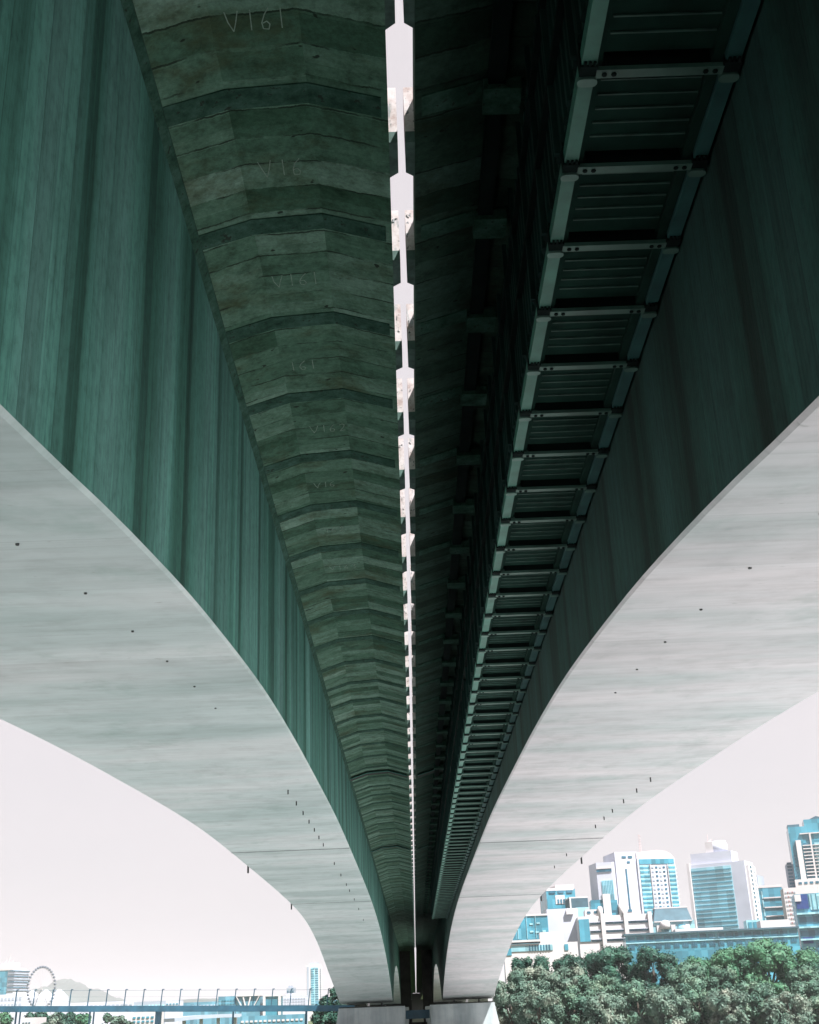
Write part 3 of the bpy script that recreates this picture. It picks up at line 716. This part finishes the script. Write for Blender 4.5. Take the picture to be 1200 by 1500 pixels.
for k in range(19): b.win((.015+.052*k)*w, (.055+.052*k)*w, b.z(1380), b.z(1373.5), M['tdark'], 'window', out=.2)
for k in range(19):
    for q in range(3): b.win((.018+.052*k+.012*q)*w, (.026+.052*k+.012*q)*w, b.z(1391), b.z(1385), M['tdark'], 'window', out=.2)
b.win(0, w, b.z(1383), b.z(1381.5), M['tealp'], 'ledge', out=.35)
b.block(.30*w, .58*w, 2, 8, b.H+.5, b.H+1.3, M['white'], 'roof_plant'); b.block(.80*w, .97*w, 2, 8, b.H+.5, b.H+2.6, M['white'], 'roof_plant')
b = Bld('glass_annexe', 'small pale glass annexe at the foot of the slab tower', 'annexe', 1093, 1117, 1348, 400, -8, 8, M['tealp'])
for k in range(3): b.win((.1+.3*k)*b.w, (.32+.3*k)*b.w, b.z(1368), b.z(1351), M['teal'], 'window')

# ---- white stepped block and the teal and lilac blocks beside the arch
b = Bld('stepped_block', 'white stepped block with dark horizontal window slots and round-topped piers', 'apartment block', 846, 951, 1343, 390, -4, 14, M['white'])
w, H = b.w, b.H
for py in (1354, 1366, 1379):
    for u0, u1 in ((.17, .31), (.38, .63), (.70, .97)):
        b.win(u0*w, u1*w, b.z(py+1.6), b.z(py-1.4), M['tdark'], 'window_slot', out=.15)
    b.win(.165*w, w, b.z(py-1.4), b.z(py-2.6), M['lilac'], 'ledge', out=.5)
for u0 in (.32, .64, .975): b.win(u0*w, (u0+.055)*w, 0, H+.6, M['white'], 'pier', out=.9)
b.win(.01*w, .155*w, b.z(1380), b.z(1347), M['teal'], 'glazing', out=.3)
for px0, px1, t, m in ((858, 884, 1333, 'white'), (868, 886, 1319, 'teal'), (886, 897, 1311, 'white'), (897, 907, 1320, 'teal'), (908, 917, 1327, 'white'), (917, 940, 1338, 'white')):
    b.block(b.u(px0), b.u(px1), .8 if m == 'white' else 1.6, 9, H, b.z(t), M[m], 'penthouse' if m == 'white' else 'roof_glazing')
for px0, px1 in ((861, 866), (871, 876), (898, 905), (921, 927)):
    MB().box(b.u(px0), b.u(px1), .6, 1, b.z(1339), b.z(1335.5)).build('window', M['tdark'], b.e)
for px0 in (880, 912): MB().lathe((b.u(px0), .4, H-.2), [(.75, 0), (.75, 2.6), (.3, 3.0)], 12).build('pier_cap', M['white'], b.e, True)
b = Bld('office_block', 'dark blue glass box rising behind the white stepped block', 'office block', 834, 861, 1316, 430, 2, 10, M['slate'])
b.win(.3*b.w, b.w, b.z(1345), b.z(1330), M['tealp'], 'glazing'); b.block(0, b.w, 0, 10, b.H, b.H+.4, M['white'], 'parapet'); b.win(0, .08*b.w, b.z(1345), b.H, M['white'], 'fin')
b = Bld('office_block', 'pale block with blue corner glass peeping out behind the arch', 'office block', 800, 842, 1303, 450, 6, 12, M['teal'])
b.block(.35*b.w, b.w, 1, 10, b.H, b.H+1.5, M['white'], 'roof_plant'); b.block(0, .95*b.w, -.1, 10, b.H+.002-.5, b.H+.3, M['white'], 'parapet')
b.win(.3*b.w, .62*b.w, b.z(1325), b.z(1312), M['white'], 'wall_panel'); b.win(.65*b.w, .95*b.w, b.z(1325), b.z(1316), M['tealp'], 'glazing')
for k in range(3): b.win((.36+.1*k)*b.w, (.42+.1*k)*b.w, b.z(1324), b.z(1318), M['tdark'], 'window', out=.3)
for k in range(3): b.win((.1+.3*k)*b.w, (.3+.3*k)*b.w, b.z(1309), b.z(1305), M['tdark'], 'window', out=.3)
b = Bld('blank_wall_block', 'blank lilac concrete block between the blue glass hall and the stepped block', 'office block', 801, 846, 1332, 400, -3, 12, M['lilac'])
b.block(.62*b.w, .85*b.w, -1, 5, b.z(1341), b.z(1334), M['white'], 'balcony')
b = Bld('glass_hall', 'blue glass hall tucked against the edge of the bridge arch', 'office block', 742, 802, 1343, 395, 4, 12, M['teal'])
b.block(0, b.w, -.3, 12, b.H, b.H+.5, M['white'], 'parapet')
for k in range(3): b.win((.25+.22*k)*b.w, (.26+.22*k)*b.w, b.z(1376), b.H, M['tealp'], 'mullion_strip', out=.25)
for u0, py in ((.55, 1355), (.72, 1354), (.55, 1366), (.68, 1367), (.85, 1366)): b.win(u0*b.w, (u0+.08)*b.w, b.z(py+1.2), b.z(py-1.2), M['tealp'], 'window', out=.2)
b = Bld('white_podium', 'long white podium building with a swept roof edge above the mangroves', 'podium', 738, 846, 1384, 350, -4, 12, M['white'])
w = b.w
b.block(.50*w, .82*w, .5, 10, b.H, b.z(1368), M['white'], 'upper_storey'); b.block(0, .5*w, -.8, 8, b.z(1381.5), b.z(1378.5), M['white'], 'roof_edge')
b.win(.10*w, .66*w, b.z(1395), b.z(1386.5), M['tealp'], 'glazing', out=.2)
for k in range(8): b.win((.34+.038*k)*w, (.36+.038*k)*w, b.z(1395), b.z(1386.5), M['tdark'], 'window', out=.3)
b.win(.82*w, .87*w, b.z(1396), b.z(1387), M['teal'], 'window', out=.2); b.win(0, .1*w, b.z(1400), b.z(1390), M['teal'], 'window', out=.2)

# ------------------------------------------------------------------ trees
def leafy(blobs, n, size, rnd, flat=.0):
    mb = MB()
    for c, r, sq in blobs:
        # solid heart of the clump, uneven
        k = 7; rings = []
        for i in range(k+1):
            th = math.pi*i/k; ring = []
            for j in range(9):
                ph = 2*math.pi*j/9
                d = Vector((math.sin(th)*math.cos(ph), math.sin(th)*math.sin(ph), math.cos(th)*sq))
                ring.append(c + d*r*(.74+.22*mnoise.noise(c+d*2.2)))
            rings.append(ring)
        mb.loft(rings, True, False)
        for i in range(n):
            d = Vector((rnd.gauss(0,1), rnd.gauss(0,1), rnd.gauss(.3,1))).normalized()
            lump = .86+.34*mnoise.noise(c*1.7+d*2.6)+.22*mnoise.noise(c*2.3+d*6.0)
            q = c + Vector((d.x, d.y, d.z*sq))*r*lump*(1.06-.24*rnd.random()**2)
            nrm = (d + Vector((rnd.uniform(-.9,.9), rnd.uniform(-.9,.9), rnd.uniform(-.2,1.0)))).normalized()
            a = nrm.orthogonal().normalized(); b_ = nrm.cross(a); t = rnd.uniform(0, 6.28)
            a, b_ = a*math.cos(t)+b_*math.sin(t), b_*math.cos(t)-a*math.sin(t)
            s_ = size*rnd.uniform(.5, 1.2)
            mb.add([q-a*s_, q-b_*s_*.6, q+a*s_, q+b_*s_*.6], [(0,1,2,3)])
    return mb
def tree(name, label, px, pytop, Y, wpx, leaf, seed, group=None, ground=-4.6, nblob=11, n=230, size=.30, sq=.85):
    rnd = random.Random(seed)
    top = at(px, pytop, Y); Rr = (at(px+wpx/2, pytop, Y)-top).length*1.14; h = top.z-ground
    e = thing(name, label, 'tree', (top.x, Y, ground), group=group)
    cz = top.z - Rr*.92; cen = Vector((top.x, Y, cz)); blobs = []
    for i in range(nblob):
        if i == 0: d = Vector((0, 0, .62))
        else:
            a = 6.283*(i*.618+rnd.uniform(-.06,.06)); zz = rnd.uniform(-.75, .6)
            rr = math.sqrt(max(.05, 1-zz*zz*.8))*rnd.uniform(.5, .74); d = Vector((rr*math.cos(a), rr*math.sin(a), zz))
        r = Rr*rnd.uniform(.24, .40)
        blobs.append((cen + d*Rr, r, sq*rnd.uniform(.85, 1.35)))
    low = min(b_[0].z-b_[1] for b_ in blobs)
    k = 0
    while low > ground+.4 and k < 4:                     # a skirt of foliage down to the bank
        for j in range(7):
            a = rnd.uniform(0, 6.28); blobs.append((Vector((top.x+Rr*.6*math.cos(a), Y+Rr*.5*math.sin(a), low)), Rr*rnd.uniform(.28,.42), 1.1))
        low -= Rr*.55; k += 1
    me = leafy(blobs, n, size, rnd)
    cm = bpy.data.meshes.new('crown'); cm.from_pydata(me.v, [], me.f); cm.materials.append(leaf)
    link(bpy.data.objects.new('crown', cm), e)
    tr = MB(); bse = Vector((top.x, Y, ground-.2)); fork = Vector((top.x+rnd.uniform(-.3,.3), Y, ground+h*.38))
    tr.tube(bse, fork, .06*Rr+.12, .045*Rr+.08)
    for c, r, q in blobs[:6]: tr.tube(fork-Vector((0,0,.1)), c, .035*Rr+.05, .03, 6)
    tr.build('trunk', M['bark'], e)
    return e
GM = 'mangroves along the far bank'
ml = 'grey-green mangrove tree in the dense front row along the right river bank'
for i, (px, py, Y, wp, lf) in enumerate([(748,1436,186,58,L_MANG),(790,1446,181,64,L_MANG),(838,1440,185,66,L_MANG2),(884,1452,181,62,L_MANG),(930,1436,186,66,L_MANG2),
        (975,1444,181,62,L_MANG),(1020,1432,186,66,L_MANG2),(1062,1446,181,60,L_MANG),(1106,1436,185,66,L_MANG2),(1150,1448,181,64,L_MANG),(1192,1434,186,66,L_MANG2),(1232,1444,182,60,L_MANG)]):
    tree('mangrove_tree', ml, px, py, Y, wp, lf, 100+i, GM, -5.4, n=300, nblob=26, size=.19)
m2 = 'taller rounded mangrove tree in the second row behind the grey-green front row'
for i, (px, py, Y, wp, lf) in enumerate([(775,1414,193,64,L_MANG),(826,1412,195,70,L_MANG),(876,1426,192,58,L_MANG2),(1003,1410,194,70,L_MANG2),(1048,1412,193,62,L_MANG2),(1180,1414,193,60,L_MANG2)]):
    tree('mangrove_tree', m2, px, py, Y, wp, lf, 140+i, 'second row mangroves', -4.8, n=300, nblob=26, size=.19)
tree('mangrove_tree', 'small pale conical mangrove at the bottom of the thicket below the slab tower', 1132, 1466, 174, 30, L_MANG, 171, None, -5.4, 8, 260, .24)
F = lambda lab, px, py, Y, wp, lf, sd, **k: tree('fig_tree', lab, px, py, Y, wp, lf, sd, **{**dict(n=300, nblob=26, size=.20), **k})
F('low green fig tree beneath the white podium beside the arch', 772, 1399, 204, 64, L_FIG, 201)
F('rounded dark fig tree below the right end of the white podium', 832, 1398, 207, 52, L_FIG, 202)
F('broad dark green fig tree in front of the white stepped block', 892, 1383, 208, 74, L_FIG, 203, nblob=30)
F('very dark fig tree left of the long office block windows', 952, 1386, 205, 66, L_FIG, 204, nblob=28)
F('mid green fig tree dipping low under the long office block', 1012, 1400, 204, 60, L_BIG, 205)
F('bright green fig tree beside the highest crown of the thicket', 1068, 1384, 206, 66, L_BIG, 206, nblob=28)
F('highest bright green fig tree in front of the slim white tower', 1118, 1370, 208, 92, L_BIG, 207, nblob=34, sq=.7)
F('green fig tree sloping down below the terraced block', 1172, 1390, 205, 66, L_BIG, 208, nblob=28)
F('dark fig tree at the right edge under the terraced block', 1212, 1402, 200, 60, L_FIG, 209)

# ------------------------------------------------------------------ left side: footbridge, wheel, skyline
A = at(-40, 1475.5, 232); Bp = at(520, 1474, 228)
fbz = thing('footbridge', 'blue steel footbridge with leaning posts crossing the river on the left', 'footbridge', tuple((A+Bp)/2))
dr = (Bp-A).normalized()
MB().bar(A-Vector((0,0,.5)), Bp-Vector((0,0,.5)), 3.4, .62).build('deck', M['steelb'], fbz)
MB().bar(A+Vector((0,-1.75,-.30)), Bp+Vector((0,-1.75,-.30)), .12, .95).build('edge_beam', M['steelb'], fbz)
pp = []
for i in range(21):
    px = -5+27.0*i
    q = A+(Bp-A)*((at(px, 1475, 230).x-A.x)/(Bp.x-A.x)); q = q+Vector((0,-1.7,.1)); t = q+Vector((.36, -.5, 2.75))
    if px > 497: break
    pb = MB().bar(q, t, .15, .20).build('post', M['steelb'], fbz); MB().box(t.x-.02, t.x+.32, t.y-.1, t.y+.1, t.z-.12, t.z+.02).build('lamp_arm', M['steelb'], pb)
    pp.append((q, t))
for fr, r in ((.93, .022), (.55, .010), (.30, .010)):
    mb = MB()
    for (q, t), (q2, t2) in zip(pp, pp[1:]): mb.tube(q+(t-q)*fr, q2+(t2-q2)*fr, r, None, 5)
    mb.build('handrail_wire', M['steelb'], fbz)
for px, wd in ((21,.26),(27,.22),(131,.28),(137,.24),(233,.95),(343,.30),(450,.34)):
    q = A+(Bp-A)*((at(px, 1475, 230).x-A.x)/(Bp.x-A.x))
    MB().bar(q-Vector((0,0,.6)), Vector((q.x-.35, q.y, WL-.5)), wd, wd).build('support_leg', M['steelb'], fbz)
# wheel
c = at(61, 1447, 640); rr = (at(61, 1447, 640)-at(61, 1416.5, 640)).length
wl = thing('ferris_wheel', 'tall observation wheel seen almost edge-on beyond the footbridge', 'ferris wheel', (c.x, 640, c.z-rr-2))
ya = R(64); ux = Vector((math.cos(ya), math.sin(ya), 0)); NP = 36
pt = lambda a, r, o=0: c + ux*math.cos(a)*r + Vector((0,0,1))*math.sin(a)*r + Vector((-ux.y, ux.x, 0))*o
for o_ in (-.7, .7):
    mb = MB()
    for k in range(48): mb.tube(pt(k*math.pi/24, rr*.94, o_), pt((k+1)*math.pi/24, rr*.94, o_), .05, None, 5)
    mb.build('rim', M['wheel'], wl)
mb = MB()
for k in range(24): mb.tube(c, pt(k*math.pi/12, rr*.94), .018, None, 4)
mb.build('spoke_cables', M['wheel'], wl)
pm = MB(); pm.lathe((0,0,0), [(.15,-.6),(.6,-.4),(.68,0),(.6,.4),(.15,.6)], 8)
pme = pm.mesh('capsule', M['pod'])
for k in range(NP):
    ob = bpy.data.objects.new('capsule', pme); COL.objects.link(ob); ob.parent = wl; ob.location = pt(k*2*math.pi/NP, rr) - wl.location
for sx in (-1, 1):
    for sy in (-1, 1): MB().tube(c, c+Vector((sx*5, sy*3, -rr-3)), .14, .18).build('support_leg', M['wheel'], wl)

M['tealm'] = mat_glass('hazy_blue_glass_panes', (.085,.225,.30), .35)
def low(label, cat, pxl, pxr, py, Y, wall, rows=0, cols=0, wm='teal', name='city_building', deg=0, base=-6.5, roof=None, gz=None, d=12):
    b = Bld(name, label, cat, pxl, pxr, py, Y, deg, d, M[wall], base)
    pyb = gz or 1478
    if rows:
        z0 = b.z(pyb); st = (b.H-.8-z0)/rows
        for i in range(cols):
            o1 = b.win(b.w*(i+.2)/cols, b.w*(i+.8)/cols, z0+.25*st, z0+.7*st, M[wm], 'window'); like(o1, rows, (0,0,st))
    if roof: b.block(.2*b.w, .7*b.w, 2, d-2, b.H, b.H+roof, M[wall], 'roof_plant')
    return b
b = low('white tower with blue glass front and spiky crown at the left edge', 'tower', -22, 12, 1423, 900, 'teal', deg=-12, name='office_tower', d=24)
st = (b.H-b.z(1455))/8
b.block(b.w, b.w+5, 0, 20, 0, b.H, M['lilac'], 'side_wall')
for k in range(8): MB().box(b.w+.5, b.w+5.5, -.6, 20.6, b.z(1455)+k*st+.5*st, b.z(1455)+k*st+.85*st).build('window_band', M['tdark'] if k % 2 else M['shade'], b.e)
b.block(-1, b.w+4, -.3, 18, b.H, b.H+1.4, M['white'], 'parapet'); b.block(.55*b.w, b.w+2, 4, 12, b.H+1.4, b.H+5, M['lilac'], 'roof_plant')
for u0, hh in ((.8, 7), (.95, 4), (.65, 4)): MB().tube((u0*b.w, 6, b.H+4), (u0*b.w+1.5, 6, b.H+4+hh), .5, .1, 5).build('mast', M['mast'], b.e)
b = low('tall pale apartment tower with a blue balcony column beside the left pier', 'tower', 449, 471.5, 1414, 900, 'white', deg=4, name='apartment_tower', d=16)
w = b.w; st = (b.H-b.z(1476)-2)/17
b.win(.28*w, .78*w, b.z(1476), b.H-1.5, M['tealp'], 'glazing', out=.3); b.win(.03*w, .16*w, b.z(1476), b.H-1, M['shade'], 'glazing', out=.2)
o1 = b.win(.30*w, .50*w, b.z(1476)+.3*st, b.z(1476)+.75*st, M['teal'], 'window', out=.5); like(o1, 17, (0,0,st))
o1 = b.win(.56*w, .76*w, b.z(1476)+.3*st, b.z(1476)+.75*st, M['tdark'], 'window', out=.5); like(o1, 17, (0,0,st))
o1 = b.win(.88*w, .96*w, b.z(1476)+.3*st, b.z(1476)+.75*st, M['shade'], 'window', out=.4); like(o1, 17, (0,0,st))
b.block(.2*w, .8*w, 3, 12, b.H, b.H+1.6, M['shade'], 'roof_plant'); MB().tube((.5*w, 6, b.H+1.6), (.5*w, 6, b.H+3.6), .3, .1, 5).build('mast', M['mast'], b.e)
low('small grey box tower left of the tall apartment tower', 'tower', 420, 431, 1447, 850, 'shade', 4, 3, 'tdark', roof=1.2)
low('flat blue glass block behind the middle of the footbridge', 'office block', 320, 345, 1460, 520, 'tealm', 3, 6, 'teal')
b = low('white hall with slanting white struts behind the footbridge posts', 'hall', 346, 381, 1460, 520, 'tealm', name='strutted_hall')
for x0, x1 in ((.02,.28),(.30,.42),(.62,.50),(.98,.72)): MB().bar((x0*b.w, -.6, b.H), (x1*b.w, -.6, b.z(1477)), .5, .3).build('strut', M['white'], b.e)
b.block(-.2, b.w+.2, -.9, 8, b.H, b.H+.5, M['white'], 'roof_edge')
b = low('blue glass pavilion with a white frame behind the footbridge', 'pavilion', 387, 410, 1460, 520, 'teal', name='glass_pavilion')
b.block(-.4, b.w+.4, -.5, 9, b.H, b.H+.5, M['white'], 'roof_edge'); b.win(-.4, .6, 0, b.H, M['white'], 'frame', out=.5); b.win(b.w-.6, b.w+.4, 0, b.H, M['white'], 'frame', out=.5)
low('pinkish low apartment row left of the tall apartment tower', 'apartment block', 412, 448, 1459, 600, 'lilac', 4, 9, 'shade', roof=1.0)
low('small white and blue block left of the flat glass block', 'office block', 243, 262, 1466, 600, 'lilac', 2, 4, 'teal')
low('pale low sheds in line behind the footbridge posts', 'shed', 196, 242, 1468, 640, 'shade', 1, 9, 'tealp')
low('low white block between shed row and glass block', 'office block', 264, 318, 1469, 620, 'tealm', 1, 10, 'lilac')
low('low grey block at the foot of the tall apartment tower', 'office block', 462, 500, 1466, 560, 'tealm', 2, 7, 'tdark')
b = low('white tented pavilion under the observation wheel', 'pavilion', 33, 92, 1463, 700, 'lilac', name='tented_pavilion')
for k in range(3): MB().loft([[(b.w*(k/3), 0, b.H), (b.w*((k+1)/3), 0, b.H), (b.w*((k+1)/3), 12, b.H), (b.w*(k/3), 12, b.H)], [(b.w*(k/3+.15), 5, b.H+4.2), (b.w*(k/3+.18), 5, b.H+4.2), (b.w*(k/3+.18), 7, b.H+4.2), (b.w*(k/3+.15), 7, b.H+4.2)]]).build('tent_roof', M['lilac'], b.e)
low('long pale wall of low houses left of the wheel', 'house row', -20, 33, 1458, 760, 'lilac', 2, 10, 'shade')
low('pale house row on the slope right of the wheel', 'house row', 93, 195, 1470, 720, 'lilac', 1, 16, 'shade')
low('small white riverside hut among the trees under the footbridge', 'hut', 33, 46, 1491, 290, 'white', 1, 3, 'tdark', gz=1500)
low('white and blue riverside terminal under the footbridge', 'terminal', 194, 227, 1483, 330, 'white', 2, 5, 'teal', gz=1500)
low('long flat blue boat shed under the footbridge', 'shed', 352, 445, 1489, 360, 'tealm', 1, 14, 'white', gz=1500)
va = thing('viaduct', 'pale curving road viaduct seen below the footbridge', 'viaduct', tuple(at(290, 1492, 420)))
mb = MB(); vp = [at(px, py, 420+i*6) for i, (px, py) in enumerate([(246,1494.5),(270,1491.5),(295,1489.5),(320,1488.3),(345,1487.8)])]
for p, q in zip(vp, vp[1:]): mb.bar(p, q, 6, 1.1)
mb.build('deck', M['shade'], va)
for p in vp[1:]: MB().bar(p-Vector((0,0,.5)), Vector((p.x, p.y, -6.5)), 1.0).build('column', M['lilac'], va)
GT = 'trees below the footbridge'
for i, (px, py, Y, wp, lf) in enumerate([(8,1481,300,44,L_BIG),(58,1480,305,46,L_FIG),(82,1484,296,36,L_MANG),(104,1481,304,44,L_FIG),(128,1484,298,34,L_BIG),(158,1483,302,44,L_MANG2),(178,1487,296,30,L_MANG)]):
    tree('riverside_tree', 'green riverside tree in the clump under the left end of the footbridge', px, py, Y, wp, lf, 300+i, GT, -5.2, 9, 200, .42)
tree('riverside_tree', 'dark tree behind the footbridge against the left pier', 490, 1446, 330, 42, L_FIG, 320, None, -5, 12, 260, .42)
tree('riverside_tree', 'smaller tree between tall apartment tower and left pier', 474, 1462, 335, 28, L_FIG, 321, None, -5, 9, 220, .38)
tree('riverside_tree', 'dark tree under the footbridge deck nearest the left pier', 488, 1484, 320, 32, L_FIG, 322, None, -5.2, 9, 220, .4)
tree('riverside_tree', 'green tree under the footbridge deck left of its last leg', 462, 1486, 318, 34, L_FIG, 323, None, -5.2, 9, 220, .4)

# ------------------------------------------------------------------ the air
if HAZE:
    hz = MB().box(-4300, 4300, -600, 4400, WL-3.8, 110).build('haze', None)
    hm = bpy.data.materials.new('thin_summer_haze'); hm.use_nodes = True; ht = hm.node_tree; ht.nodes.clear()
    ho = ht.nodes.new('ShaderNodeOutputMaterial'); hv = ht.nodes.new('ShaderNodeVolumePrincipled')
    hv.inputs['Color'].default_value = (.95, .96, .99, 1); hv.inputs['Density'].default_value = HAZE; hv.inputs['Anisotropy'].default_value = .1
    ht.links.new(hv.outputs[0], ho.inputs['Volume']); hz.data.materials.clear(); hz.data.materials.append(hm); hz['kind'] = 'stuff'
